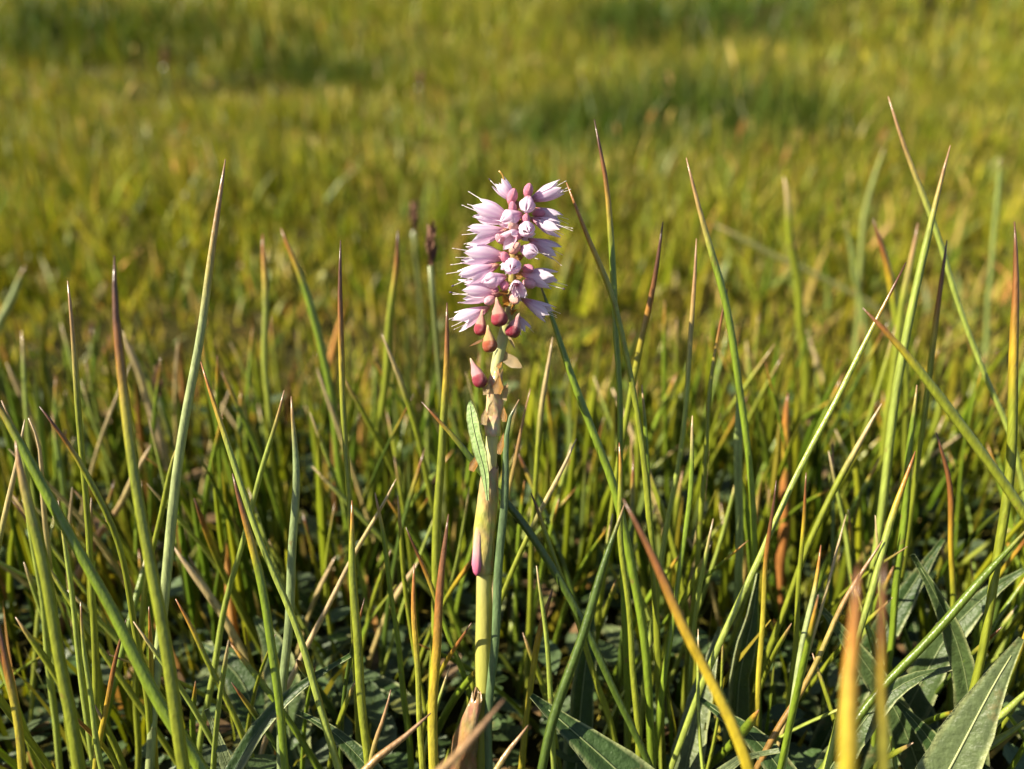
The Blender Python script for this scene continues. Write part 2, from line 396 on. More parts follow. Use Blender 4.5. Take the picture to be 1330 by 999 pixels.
H('stiff reddish brown withered blade, yellow at the foot, left of the stalk', [(580,668),(575,740),(568,830),(561,999)], .100, .101, 14, YELLOW, 'r', .55)
H('short yellow blade with an orange point beside the reddish brown blade', [(538,733),(539,800),(542,880),(548,999)], .102, .103, 10, (0.26,0.28,0.03), 'o', .3)
H('dead straw coloured blade slanting left beside the dark chocolate tip', [(514,622),(450,740),(400,840),(360,920)], .112, .120, 8, STRAW, 's', .3)
H('dark green blade with brown point passing behind the stalk to the right', [(548,522),(590,568),(628,618),(690,695),(745,785),(800,900),(835,975)], .108, .112, 12, DARK, 'b', .1)
H('thin green blade with withered curl at the tip, left of the thick olive rush', [(496,435),(522,500),(548,590),(563,660)], .128, .140, 9, OLIVE, 's', .2)
H('green blade with short pale point leaning left under the straw blade', [(487,640),(507,760),(521,865),(530,960)], .112, .118, 9, GREEN, 'p', .12)
H('thin blade with a black brown tip leaning towards the stalk', [(527,685),(555,750),(598,865),(620,940)], .112, .118, 8, GREEN, 'b', .3)
H('dry reddish twig like blade lying across the foot of the stalk', [(560,926),(520,962),(470,1006)], .098, .096, 12, (0.26,0.13,0.07), 'p', .5)
H('short dry brown stub standing beside the lying dry blade', [(507,896),(497,935),(484,985)], .101, .101, 8, (0.22,0.11,0.05), 'p', .4)
H('out of focus brown and orange blade tip leaning over the foot of the stalk', [(652,908),(620,948),(590,985),(550,1040)], .074, .070, 22, (0.40,0.27,0.04), 'p', .35)
H('grey green blade seen through the left tuft behind the slanting green rush', [(2,520),(28,590),(40,680),(58,800),(66,900)], .112, .120, 9, LIGHT, 'p', .1)
H('yellow withered blade at the edge of the left tuft', [(-5,800),(12,880),(24,960),(32,1010)], .096, .097, 12, YELLOW, 'b', .3)
H('orange withered blade low in the left tuft', [(163,805),(152,850),(138,920),(124,999)], .104, .106, 8, YELLOW, 'r', .5)
H('small yellow blade standing between tall pale rush and thick rush', [(194,788),(196,840),(198,900),(200,960)], .108, .112, 8, YELLOW, 'o', .3)
H('thin green rush with a pale point in front of the left tuft', [(104,782),(110,850),(122,930),(132,999)], .101, .103, 8, LIGHT, 'p', .12)
H('yellow green short blade slanting right under the light slanting rush', [(228,778),(255,830),(290,900),(318,960)], .108, .112, 9, OLIVE, 'o', .2)
H('green rush bending from the left tuft, half behind the thick rush', [(240,560),(222,610),(200,700),(185,800),(178,900)], .112, .120, 9, OLIVE, 'p', .1)
H('green rush slanting right behind the thick olive dark tipped rush', [(75,650),(90,740),(100,830),(112,930)], .108, .112, 9, LIGHT, 'p', .14)
H('soft blurred withered blade curving behind the left tuft', [(160,430),(185,500),(205,560),(222,610)], .170, .180, 12, STRAW, 's', .4)
H('dry tan blade leaning right behind the left tuft', [(196,578),(165,640),(125,700),(95,760)], .140, .150, 11, (0.30,0.17,0.09), 's', .4)
# by the stalk
H('blue green curved blade clinging to the right side of the flower stalk', [(677,519),(664,545),(656,590),(651,680),(644,800),(639,900),(634,999)], .1035, .110, 13, BLUE, 'p', .04, name='grass_blade')
H('thin pinkish straw blade with blunt end right of the stalk', [(690,505),(680,545),(668,600),(657,660)], .116, .122, 7, STRAW, 'p', .5)
H('tan tipped rush standing upright right behind the lower flowers', [(717,438),(707,500),(700,565),(694,650),(690,740)], .122, .130, 9, OLIVE, 's', .28)
H('straw pointed blade slanting left behind the stalk', [(748,570),(720,628),(690,688),(656,765)], .112, .116, 9, OLIVE, 's', .3)
H('dark tipped blade curving right, just right of the stalk', [(690,640),(716,712),(752,818),(790,930)], .110, .116, 10, OLIVE, 'b', .12)
H('straight pale green blade standing low right of the stalk', [(697,735),(706,800),(713,870),(717,940)], .108, .112, 8, LIGHT, 's', .1)
H('yellow blade with an orange brown point low right of the stalk', [(718,765),(703,815),(690,880),(682,950)], .112, .116, 10, YELLOW, 'r', .35)
H('dry pinkish stub with a cut end at the foot of the stalk', [(687,942),(670,965),(645,1000)], .098, .097, 11, (0.34,0.20,0.11), 'p', .3)
H('dark green shaded rush slanting down to the left across the dark leaf', [(808,655),(772,780),(728,910),(700,1005)], .099, .099, 14, DARK, 'p', .05)
# right of the flower
H('long green rush emerging behind the flower spike and slanting right', [(699,365),(735,470),(772,565),(802,650),(830,780),(842,910)], .107, .114, 13, GREEN, 'p', .03)
H('rush with a curved needle point right beside the flower spike', [(736,237),(762,305),(795,383),(812,455),(822,510),(838,620),(850,760)], .106, .114, 10, OLIVE, 'o', .2)
H('tall rush with orange and brown tip, tallest one right beside the flower', [(772,155),(788,240),(794,330),(799,430),(806,520),(806,640),(812,800)], .108, .118, 10, GREEN, 'b', .2)
H('rush with dark brown and orange tip leaning right behind the tallest pair', [(861,288),(848,380),(827,470),(812,545),(798,640)], .114, .124, 10, OLIVE, 'b', .32)
H('slim rush with a long pinkish tan tip standing upright', [(905,310),(900,400),(893,499),(880,600),(864,700),(850,800)], .112, .122, 9, LIGHT, 'p', .3)
H('tall rush with a hooked brown point bowing left', [(892,205),(918,305),(944,400),(960,499),(972,600),(980,710)], .110, .120, 11, GREEN, 'p', .18)
H('thin rush with a black point between the hooked rush and the pinkish one', [(943,375),(931,450),(921,520),(915,620),(904,740)], .114, .122, 8, OLIVE, 'b', .2)
H('long thin rush slanting left with a dark purple brown point', [(1176,341),(1126,440),(1090,510),(1040,605),(990,720),(935,835)], .104, .110, 9, LIGHT, 'b', .14)
H('thick rush arching in from the right with a blunt brown tip', [(1122,400),(1172,452),(1235,535),(1330,665),(1400,800)], .094, .098, 17, OLIVE, 'r', .10)
H('pale green stout rush leaning right in the right hand clump', [(1235,189),(1211,290),(1186,390),(1166,499),(1150,610),(1136,740)], .112, .124, 12, LIGHT, 'p', .14)
H('very tall thin rush with pinkish tip crossing the stout pale rush', [(1155,125),(1180,205),(1215,302),(1243,390),(1280,490),(1320,590)], .120, .128, 9, LIGHT, 'p', .2)
H('rush with orange band and brown point right of the stout pale rush', [(1229,312),(1219,395),(1208,480),(1194,590)], .116, .124, 9, OLIVE, 'b', .26)
H('tall straight rush with long dark red brown tip, at the edge of the right clump', [(1316,288),(1319,400),(1318,520),(1309,630),(1290,760),(1268,872)], .098, .108, 13, OLIVE, 'r', .3)
H('blurred rush with brown point behind the stout pale rush', [(1137,285),(1155,365),(1168,440),(1176,520)], .150, .160, 12, OLIVE, 'r', .24)
H('blurred rush with tan point close behind the stout pale rush', [(1190,290),(1178,370),(1165,450),(1150,560)], .145, .155, 11, OLIVE, 'p', .2)
H('thick withered blade bent low in front, brown above and yellow below', [(808,648),(846,722),(888,815),(926,890),(975,1005)], .083, .082, 18, (0.40,0.31,0.02), 'r', .34)
H('far out of focus orange tipped blade standing close to the lens', [(1112,735),(1108,810),(1103,900),(1098,1010)], .061, .061, 30, (0.38,0.31,0.025), 'o', .26)
H('far out of focus dull olive blade beside the orange tipped one', [(1147,725),(1143,800),(1142,900),(1146,1010)], .062, .062, 22, (0.26,0.24,0.03), 'r', .2)
H('brown withered blade slanting left behind the out of focus pair', [(1146,702),(1094,788),(1042,895),(1000,965)], .104, .108, 9, (0.26,0.15,0.04), 'p', .5)
H('green rush with orange needle tip behind the out of focus pair', [(1186,586),(1152,700),(1112,840),(1078,970)], .104, .106, 11, LIGHT, 'o', .18)
H('pale green rush with a yellow needle point in the right foreground', [(1066,708),(1058,760),(1040,850),(1020,980)], .101, .102, 10, PALE, 'o', .14)
H('dark brown tipped yellow rush left of the pale needle pointed one', [(1007,624),(1000,690),(993,770),(984,900)], .106, .112, 8, YELLOW, 'b', .4)
H('green rush with torn orange tip between the two yellow pointed ones', [(1048,614),(1045,665),(1038,760),(1030,860)], .110, .116, 8, OLIVE, 'r', .22)
H('yellow green rush leaning right with a tan tip in the right clump', [(1146,524),(1120,570),(1080,640),(1044,725)], .112, .118, 10, OLIVE, 's', .2)
H('grey green broad upright blade behind the long slanting rush', [(958,480),(960,560),(960,650),(959,760)], .120, .126, 14, mixc(PALE,GREEN,.5), 'p', .05, name='grass_blade', flat=.3)
H('shaded green blade slanting to the left above the bottom right leaves', [(1340,680),(1262,768),(1200,838),(1150,890),(1105,945)], .104, .106, 12, mixc(DARK,GREEN,.5), 'p', .05)
H('bright green thick stalk reaching in from the right beside the hairy leaf', [(1345,885),(1300,932),(1255,985)], .104, .104, 14, LIGHT, 'p', .04)
H('green stalk lying under the bright one beside the hairy leaf', [(1345,928),(1290,966),(1240,1000)], .105, .105, 13, OLIVE, 'p', .04)
H('green rush with a long rusty brown tip at the back of the right clump', [(1216,562),(1231,622),(1236,700),(1238,790)], .114, .120, 9, OLIVE, 'r', .5)
H('green upright rush in the middle of the right clump', [(1188,500),(1182,600),(1172,700),(1160,800)], .112, .118, 11, GREEN, 'p', .06)
H('short orange brown dead stub behind the long slanting rush', [(1024,510),(1022,560),(1019,620),(1018,680)], .150, .155, 14, (0.36,0.15,0.04), 'o', .4)
H('green rush curving left with its tip beside the needle pointed rush', [(803,575),(806,700),(822,840),(828,965)], .108, .112, 10, OLIVE, 'o', .1)
H('green rush leaning right, close behind the bent withered blade', [(900,540),(896,640),(880,760),(862,890)], .112, .116, 9, GREEN, 's', .1)
H('thin green rush standing behind the bent withered blade', [(835,500),(842,640),(850,760),(858,900)], .112, .118, 9, GREEN, 'p', .08)
H('blurred pale blade lying almost flat far behind on the right', [(930,292),(1000,330),(1070,362),(1130,395)], .30, .31, 8, (0.27,0.27,0.08), 's', .12)
H('blurred olive rush with a tan point standing far behind on the right', [(1017,230),(1025,300),(1038,380),(1045,470)], .20, .22, 13, OLIVE, 's', .16)
H('blurred pale green blade far behind the right clump, leaning left', [(1150,190),(1130,250),(1118,320),(1115,420)], .26, .28, 7, mixc(PALE, OLIVE, .5), 'p', .05, name='grass_blade')
H('blurred pale green blade far behind the right clump, leaning right', [(1098,290),(1108,340),(1120,400),(1130,470)], .25, .27, 7, mixc(PALE, GREEN, .5), 'p', .05, name='grass_blade')
H('blurred light green blade far behind at the edge of the right clump', [(1300,205),(1292,290),(1285,380),(1280,460)], .24, .26, 7, mixc(PALE, GREEN, .5), 'p', .05, name='grass_blade')
H('blurred pale blade leaning right far behind the left tuft', [(35,345),(15,385),(-5,430),(-25,480)], .22, .23, 12, PALE, 'p', .1, name='grass_blade')

# ------------------------------------------------------------------ the crowd of rushes (copies of a few blades)
CLS = [(GREEN, 'o', .12, 'slim green rush blade in the crowd behind and beside the stalk'), (OLIVE, 'p', .12, 'olive rush blade with tan point in the crowd behind and beside the stalk'),
       (LIGHT, 's', .1, 'light green rush blade in the crowd behind and beside the stalk'), (OLIVE, 'r', .28, 'rush blade with rusty tip in the crowd behind and beside the stalk'),
       (mixc(STRAW, YELLOW, .4), 's', .5, 'dead straw yellow blade in the crowd behind and beside the stalk'), (DARK, 'b', .15, 'dark green rush blade in the crowd behind and beside the stalk')]
protos = []
for ci, (c, tp, tf, lab) in enumerate(CLS):
    for k in range(3):
        hgt_ = 0.052; bend = rng.uniform(-0.012, 0.012); b2 = rng.uniform(-0.012, 0.012)
        sp = catmull([Vector((0, 0, 0)), Vector((bend*0.2, b2*.2, hgt_*.35)), Vector((bend*.55, b2*.5, hgt_*.7)), Vector((bend, b2, hgt_))], 18)
        protos.append((ci, blade_meshes('rush_blade', sp, rng.uniform(.0010, .0014), c, TIPS[tp], tf, sides=6)))
wts = [9, 6, 6, 2.5, 1.4, 2.5]
KINDS = ['slim green rush', 'tan pointed olive rush', 'light green rush', 'rusty tipped rush', 'dead straw yellow rush', 'dark green rush']
MARKS = [((30, 640), 'the frayed yellowish rush'), ((165, 560), 'the thick dark tipped olive rush'), ((240, 600), 'the tall pale grey green rush'), ((340, 700), 'the light slanting rush'), ((380, 600), 'the upright grey green rush'),
         ((445, 450), 'the dark chocolate tipped rush'), ((515, 450), 'the dry tufted seed head'), ((575, 560), 'the thick olive rush near the flower'), ((690, 620), 'the flower stalk'), ((780, 480), 'the tallest rush next to the flower'), ((850, 480), 'the orange and brown tipped rush'),
         ((890, 520), 'the pinkish tipped slim rush'), ((950, 470), 'the hooked rush'), ((1040, 600), 'the long slanting rush'), ((1120, 560), 'the tan tipped leaning rush'), ((1180, 450), 'the stout pale rush'), ((1240, 560), 'the arching brown tipped rush'), ((1310, 480), 'the tall dark red tipped rush')]
placed = 0; tries = 0
while placed < 300 and tries < 12000:
    tries += 1
    y = rng.uniform(0.068, 0.205) if rng.random() < 0.9 else rng.uniform(0.2, 0.32)
    x = rng.uniform(-1, 1)*(0.03+0.74*y)
    z = hz(x, y)-0.002
    ci = rng.choices(range(6), wts)[0]
    mb, mt = rng.choice([p[1] for p in protos if p[0] == ci])
    hgts = rng.uniform(0.7, 1.25) if y > 0.12 else rng.uniform(0.6, 1.05)
    if y > 0.2: hgts *= 0.8
    rot = (rng.gauss(0, .17), rng.gauss(0, .2), rng.uniform(0, 6.283))
    top = Vector((x, y, z))+Matrix.Rotation(rot[2], 3, 'Z') @ (Matrix.Rotation(rot[1], 3, 'Y') @ (Matrix.Rotation(rot[0], 3, 'X') @ Vector((0, 0, .052*hgts))))
    v = top-CAMP; d = v.dot(FWD); px = 665+FPX*v.x/d; py = 499.5-FPX*v.dot(UPV)/d
    if d < .122 and 570 < px < 720: continue          # keep the stalk clear
    if d < (.098 if abs(px-650) > 130 else .106): continue
    if py < 425 or px < -60 or px > 1390: continue
    o = bpy.data.objects.new('rush_blade', mb); t = bpy.data.objects.new('dry_tip', mt)
    if not mb.materials: mb.materials.append(M_BLADE); mt.materials.append(M_BLADE)
    link(o); link(t, o)
    o.location = (x, y, z); o.rotation_euler = rot
    wsc = rng.uniform(.75, 1.2); o.scale = (wsc, wsc, hgts)
    mk = min(MARKS, key=lambda m: (m[0][0]-px)**2+.3*(m[0][1]-py)**2)[1]
    size = 'short' if hgts < .85 else ('tall' if hgts > 1.08 else 'middling')
    where = 'close beside' if d < .135 else ('standing behind' if d < .175 else 'well behind')
    tag(o, f'{size} {KINDS[ci]} {where} {mk}', 'rush', 'crowded rush blades')
    placed += 1

# ------------------------------------------------------------------ broad leaves
def leaf_mesh(spine, w, nrm, basecol, fold=0.35, blunt=False, edge=(0.30, 0.33, 0.14), prof=1.0, nv=9):
    n = len(spine); verts = []; faces = []; cols = []; rib = []
    for i, p in enumerate(spine):
        t = i/(n-1)
        tan = (spine[min(i+1, n-1)]-spine[max(i-1, 0)]).normalized()
        side = tan.cross(nrm).normalized(); nor = side.cross(tan).normalized()
        hw = 0.5*w*(math.sin(math.pi*min(1, (t*0.92+0.08)))**0.75)*(1.0 if t < .5 else (1-(t-.5)*.25)) if t < 1 else 0.0002
        if blunt: hw = .5*w*(.25+.75*min(1, (t/.45)**1.1))*min(1, ((1-t)/.16)**.5 if t < 1 else 0)
        hw = max(hw, 0.0001 if blunt else 0.0003)
        for k in range(nv):
            v = -1+2*k/(nv-1)
            hw2 = hw*(1+0.05*math.sin(23*t+3*v)+0.03*math.sin(61*t+5*v))
            lift = fold*abs(v)*hw2 - 0.35*fold*hw2*abs(v)**3 + 0.10*hw*math.sin(17*t+2*v)*abs(v) + 0.05*hw*math.sin(43*t-3*v)*abs(v) - (0.12*hw if abs(v) == 1 else 0)
            verts.append(p+side*(v*hw2)+nor*lift)
            c = basecol
            if abs(v) > .95: c = mixc(basecol, edge, .8)
            kk = rng.uniform(.9, 1.1); cols.append(tuple(x*kk for x in c))
        rib.append(p+nor*(-0.0000))
    for i in range(n-1):
        for k in range(nv-1):
            a = i*nv+k; faces.append((a, a+1, a+nv+1, a+nv))
    # give it thickness: lower skin
    off = len(verts); th = 0.00022
    low = []
    for i in range(n):
        for k in range(nv):
            low.append(verts[i*nv+k]-nrm*th)
    verts += low; cols += [mixc(c, (0.16, 0.2, 0.13), .5) for c in cols]
    faces += [tuple(off+j for j in f[::-1]) for f in faces]
    rim = [i*nv for i in range(n)]+[(n-1)*nv+k for k in range(1, nv)]+[i*nv+nv-1 for i in range(n-2, -1, -1)]+[k for k in range(nv-2, 0, -1)]
    for a, b in zip(rim, rim[1:]+rim[:1]): faces.append((b, a, a+off, b+off))
    return verts, faces, cols, rib
def leaf(label, pts, dt, db, w, colr, nrm=(0.0, -0.75, 0.65), fold=.35, rib=(0.17, 0.21, 0.085), name='broad_leaf', group='low broad leaves'):
    sp = catmull(spine_from(pts, dt, db), 22)
    wm = w*0.5*(dt+db)/FPX; root = sp[0].copy()
    nr = Vector(nrm).normalized()
    v, f, c, rb = leaf_mesh([p-root for p in sp], wm, nr, colr, fold)
    o = mesh_obj(name, make_mesh(name, v, f, c), M_LEAF, loc=root)
    tag(o, label, 'leaf', group)
    rr = [wm*0.035*(1-.75*i/(len(rb)-1)) for i in range(len(rb))]
    tv, tf, tu = tube([p+nr*rr[0]*.5 for p in rb[:-1]], rr[:-1], 6, 1.0)
    mesh_obj('midrib', make_mesh('midrib', tv, tf, [rib]*len(tv)), M_RIB, o)
    return o
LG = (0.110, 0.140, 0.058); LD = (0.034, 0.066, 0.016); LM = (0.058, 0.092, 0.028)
leaf('large grey green hairy lance shaped leaf with pale midrib, lower right', [(1327,829),(1290,890),(1240,985),(1200,1060)], .098, .100, 76, mixc(LG, LM, .35), (-.35, -.8, .55), .22, rib=(0.34, 0.37, 0.16))
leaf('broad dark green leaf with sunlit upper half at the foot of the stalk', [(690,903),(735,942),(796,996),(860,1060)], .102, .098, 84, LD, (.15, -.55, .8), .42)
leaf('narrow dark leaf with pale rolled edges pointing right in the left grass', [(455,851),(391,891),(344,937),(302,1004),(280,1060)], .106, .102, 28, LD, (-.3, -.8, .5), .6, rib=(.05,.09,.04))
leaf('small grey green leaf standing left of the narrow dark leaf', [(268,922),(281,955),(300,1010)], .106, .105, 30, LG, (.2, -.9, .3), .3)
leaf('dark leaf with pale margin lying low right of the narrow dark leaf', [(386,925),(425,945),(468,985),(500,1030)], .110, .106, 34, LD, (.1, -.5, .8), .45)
leaf('pale folded leaf standing upright behind the out of focus pair', [(1185,720),(1214,770),(1242,832),(1258,900)], .110, .114, 36, LM, (-.6, -.75, .3), .7)
leaf('leaf curling to the right with sunlit underside behind the hairy leaf', [(1236,868),(1190,880),(1150,905),(1112,950)], .108, .110, 40, LM, (0, -.5, .85), .5)
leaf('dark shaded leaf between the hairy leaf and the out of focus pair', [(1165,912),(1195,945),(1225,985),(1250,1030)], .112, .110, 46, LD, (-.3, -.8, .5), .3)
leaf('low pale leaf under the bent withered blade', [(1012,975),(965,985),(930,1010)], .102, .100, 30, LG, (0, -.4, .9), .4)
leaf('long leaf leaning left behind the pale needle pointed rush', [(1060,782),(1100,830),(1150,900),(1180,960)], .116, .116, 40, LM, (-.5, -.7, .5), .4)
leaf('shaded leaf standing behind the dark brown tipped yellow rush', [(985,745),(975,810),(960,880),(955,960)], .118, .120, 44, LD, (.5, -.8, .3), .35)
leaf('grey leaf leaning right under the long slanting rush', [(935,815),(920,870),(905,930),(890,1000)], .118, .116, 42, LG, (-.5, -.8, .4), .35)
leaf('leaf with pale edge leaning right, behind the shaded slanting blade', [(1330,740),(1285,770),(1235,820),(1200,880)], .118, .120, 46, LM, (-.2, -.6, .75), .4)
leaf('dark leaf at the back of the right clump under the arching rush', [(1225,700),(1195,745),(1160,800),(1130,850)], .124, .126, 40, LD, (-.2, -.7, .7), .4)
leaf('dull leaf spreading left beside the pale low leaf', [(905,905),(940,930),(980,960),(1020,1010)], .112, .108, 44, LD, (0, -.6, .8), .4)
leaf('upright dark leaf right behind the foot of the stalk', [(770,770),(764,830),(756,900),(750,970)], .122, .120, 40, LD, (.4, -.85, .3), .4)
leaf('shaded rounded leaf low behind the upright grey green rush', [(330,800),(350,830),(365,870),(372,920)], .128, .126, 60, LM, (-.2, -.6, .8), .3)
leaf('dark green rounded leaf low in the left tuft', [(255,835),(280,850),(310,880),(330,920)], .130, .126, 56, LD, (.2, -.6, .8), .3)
# random low leaves in the shade of the tuft
for k in range(60):
    y = rng.uniform(.10, .19); x = rng.uniform(-1, 1)*(.02+.7*y)
    if rng.random() < .5: x = abs(x)*rng.uniform(.3, 1)+.01
    if abs(x) < .012 and y < .12: continue
    z = hz(x, y)-.001; a = rng.uniform(0, 6.283); ln = rng.uniform(.012, .026); up = rng.uniform(.3, .95)
    d = Vector((math.cos(a), math.sin(a), 0)); p0 = Vector((x, y, z))
    sp = catmull([p0, p0+d*ln*.3+Vector((0, 0, ln*up*.5)), p0+d*ln*.65+Vector((0, 0, ln*up*.8)), p0+d*ln+Vector((0, 0, ln*up*.75))], 12)
    nr = (Vector((0, 0, 1))-d*.4).normalized()
    c = rng.choice([LG, LD, LD, LM]); wl = rng.uniform(.004, .008)
    v, f, cc, rb = leaf_mesh([p-p0 for p in sp], wl, nr, c, rng.uniform(.2, .5), nv=7)
    o = mesh_obj('broad_leaf', make_mesh('broad_leaf', v, f, cc), M_LEAF, loc=p0)
    tone = {LG: 'grey green', LD: 'dark green', LM: 'mid green'}[c]
    vv = p0-CAMP; dd = vv.dot(FWD); mk = min(MARKS, key=lambda m: abs(m[0][0]-(665+FPX*vv.x/dd)))[1]
    tag(o, f'small {tone} leaf low at the foot of {mk}', 'leaf', 'small leaves among the rush stems')
    tv, tf_, _ = tube([p+nr*.0001 for p in rb[:-1]], [wl*.03]*(len(rb)-1), 5)
    mesh_obj('midrib', make_mesh('midrib', tv, tf_, [(0.13, 0.17, 0.06)]*len(tv)), M_RIB, o)

# ------------------------------------------------------------------ ground cover of small rounded leaves under the rushes
def ground_cover(n=3400):
    y = nrg.uniform(.03, .22, n); x = nrg.uniform(-1, 1, n)*(.05+.75*y); z = hgt(x, y)+nrg.uniform(0, .018, n)*nrg.random(n)
    a = nrg.uniform(0, 2*np.pi, n); tilt = nrg.uniform(-.2, .9, n); L = nrg.uniform(.003, .0085, n); W = L*nrg.uniform(.4, .75, n)
    u = np.stack([np.cos(a)*np.cos(tilt), np.sin(a)*np.cos(tilt), np.sin(tilt)], -1)
    v = np.stack([-np.sin(a), np.cos(a), np.zeros(n)], -1); w = np.cross(u, v)
    prof = [(0, .06), (.2, .55), (.45, 1), (.7, .9), (.9, .5), (1, .06)]
    co = np.zeros((n, 6, 3, 3)); base = np.stack([x, y, z], -1)
    pal = np.array([(0.045, 0.080, 0.022), (0.070, 0.110, 0.040), (0.085, 0.120, 0.055), (0.11, 0.12, 0.03), (0.16, 0.10, 0.045)])
    c = pal[nrg.choice(5, n, p=[.4, .27, .15, .1, .08])]*nrg.uniform(.7, 1.3, n)[:, None]
    cc = np.repeat(np.repeat(c[:, None], 18, 1), 1, 2)
    for i, (s, hw) in enumerate(prof):
        for k, sg in enumerate((-1, 0, 1)):
            co[:, i, k] = base+u*(L*s)[:, None]+v*(sg*.5*W*hw)[:, None]+w*((.12*abs(sg)*W-.25*s*s*L))[:, None]
    b = np.arange(n)[:, None]*18
    q = np.stack([np.stack([b+i*3+k, b+i*3+k+1, b+i*3+k+4, b+i*3+k+3], -1) for i in range(5) for k in range(2)], 1).reshape(-1, 4)
    me = bpy.data.meshes.new('ground_cover'); raw_mesh(me, co.reshape(-1, 3), q, cc.reshape(-1, 3))
    tag(mesh_obj('ground_cover', me, M_LEAF), 'low mat of small dark green leaves on the ground under the rushes', 'ground cover', kind='stuff')
ground_cover()

# ------------------------------------------------------------------ the bistort flower
STEM = [((618,1110),.1150,12),((623,1003),.1125,12),((626,950),.1115,11.5),((628,880),.1100,11),((629,800),.1088,11),((629,740),.1078,11.5),((632,690),.107,11.5),((636,620),.1062,10.5),((640,560),.1056,9),((643,505),.1052,8.2),((646,470),.1049,8),((653,440),.1046,8),((662,400),.1044,7.5),((666,350),.1042,6.5),((668,300),.1040,5.5),((671,262),.1039,4)]
sp_pts = [P(p[0], p[1], d) for p, d, r in STEM]
base = sp_pts[0].copy(); base.z = hz(base.x, base.y)-.002
sp_pts[0] = base.copy()
FL = empty('bistort_flower', base)
tag(FL, 'pink bistort flower spike with red bulbils on a pale yellow green stalk', 'flower')
def fl(name, me, mat, parent=FL): return mesh_obj(name, me, mat, parent)
spine = catmull([p-base for p in sp_pts], 70)
rad = np.interp(np.linspace(0, 1, 70), np.linspace(0, 1, len(STEM)), [r*.1065/FPX for _, _, r in STEM])
v, f, tu = tube(spine, list(rad), 14, 1.0, ridges=.02)
sc_ = [(0, (0.30, 0.30, 0.10)), (.22, (0.42, 0.43, 0.07)), (.45, (0.42, 0.40, 0.10)), (.6, (0.52, 0.50, 0.26)), (.78, (0.48, 0.50, 0.22)), (.9, (0.30, 0.24, 0.06)), (1, (0.30, 0.16, 0.08))]
fl('stem', make_mesh('stem', v, f, [ramp(sc_, t) for t, u in tu]), M_STEM)

def frame_from(zax, roll=0.0):
    z = zax.normalized(); x = z.cross(Vector((0.13, 0.4, 0.9))).normalized(); y = z.cross(x)
    m = Matrix((x, y, z)).transposed()
    return m @ Matrix.Rotation(roll, 3, 'Z')
# petals: five overlapping tepals form a bell
def petal_mesh(kind, seed):
    r_ = random.Random(seed); nu, nvv = 10, 7; verts = []; cols = []; faces = []
    for i in range(nu):
        u = i/(nu-1)
        if kind == 'open':   R = 0.10+0.25*math.sin(min(1, u*1.25)*math.pi/2)**1.1 - 0.05*max(0, u-.55)/.45
        elif kind == 'wide': R = 0.10+0.26*math.sin(min(1, u*1.2)*math.pi/2)+0.10*max(0, u-.5)
        else:                R = 0.10+0.30*math.sin(math.pi*min(1, u*.62+.12))-.10 if u < .5 else 0.41*math.cos((u-.5)*math.pi*.93)**.75 - .06
        R = max(R, .02)
        wid = 0.80*(math.sin(math.pi*min(.5, .22+u*.42)))*(1 if u < .62 else max(0.06, 1-((u-.62)/.38)**1.9*.95))
        for k in range(nvv):
            vv = -1+2*k/(nvv-1)
            a = vv*wid*(.95 if kind != 'bud' else 1.05)
            rr = R*(1+.07*vv)+.015*math.cos(vv*2.2)-(.02 if abs(vv) < .2 else 0)*(u > .2)
            z = u - .05*abs(vv)**2*u + r_.uniform(-.006, .006)
            verts.append(Vector((rr*math.cos(a), rr*math.sin(a), z)))
            c = ramp([(0, (0.62, 0.20, 0.28)), (.14, (0.68, 0.40, 0.53)), (.36, (0.74, 0.60, 0.73)), (.8, (0.80, 0.71, 0.81)), (1, (0.87, 0.82, 0.88))], u)
            if kind == 'bud': c = mixc(c, (0.80, 0.62, 0.74), .3)
            kk = 1-.10*(abs(vv) < .2)*(u > .1)-.05*(k % 2); cols.append((c[0]*kk, c[1]*kk*kk, c[2]*kk))
    for i in range(nu-1):
        for k in range(nvv-1):
            a = i*nvv+k; faces.append((a, a+1, a+nvv+1, a+nvv))
    return make_mesh('petal', verts, faces, cols)
PM = {k: [petal_mesh(k, s) for s in range(3)] for k in ('open', 'wide', 'bud')}
def cup_mesh():
    prof = [(-.12, .04), (-.05, .09), (.0, .125), (.06, .15), (.14, .17), (.22, .17)]
    verts = []; faces = []; cols = []
    for z, r in prof:
        for k in range(10):
            a = 2*math.pi*k/10; verts.append(Vector((r*math.cos(a), r*math.sin(a), z)))
            cols.append(mixc((0.42, 0.22, 0.08), (0.66, 0.25, 0.33), (z+.12)/.28))
    for i in range(len(prof)-1):
        for k in range(10):
            a = i*10+k; b = i*10+(k+1) % 10; faces.append((a, b, b+10, a+10))
    faces.append(tuple(range(9, -1, -1))); faces.append(tuple(range(50, 60)))
    return make_mesh('floret', verts, faces, cols)
CUP = cup_mesh()
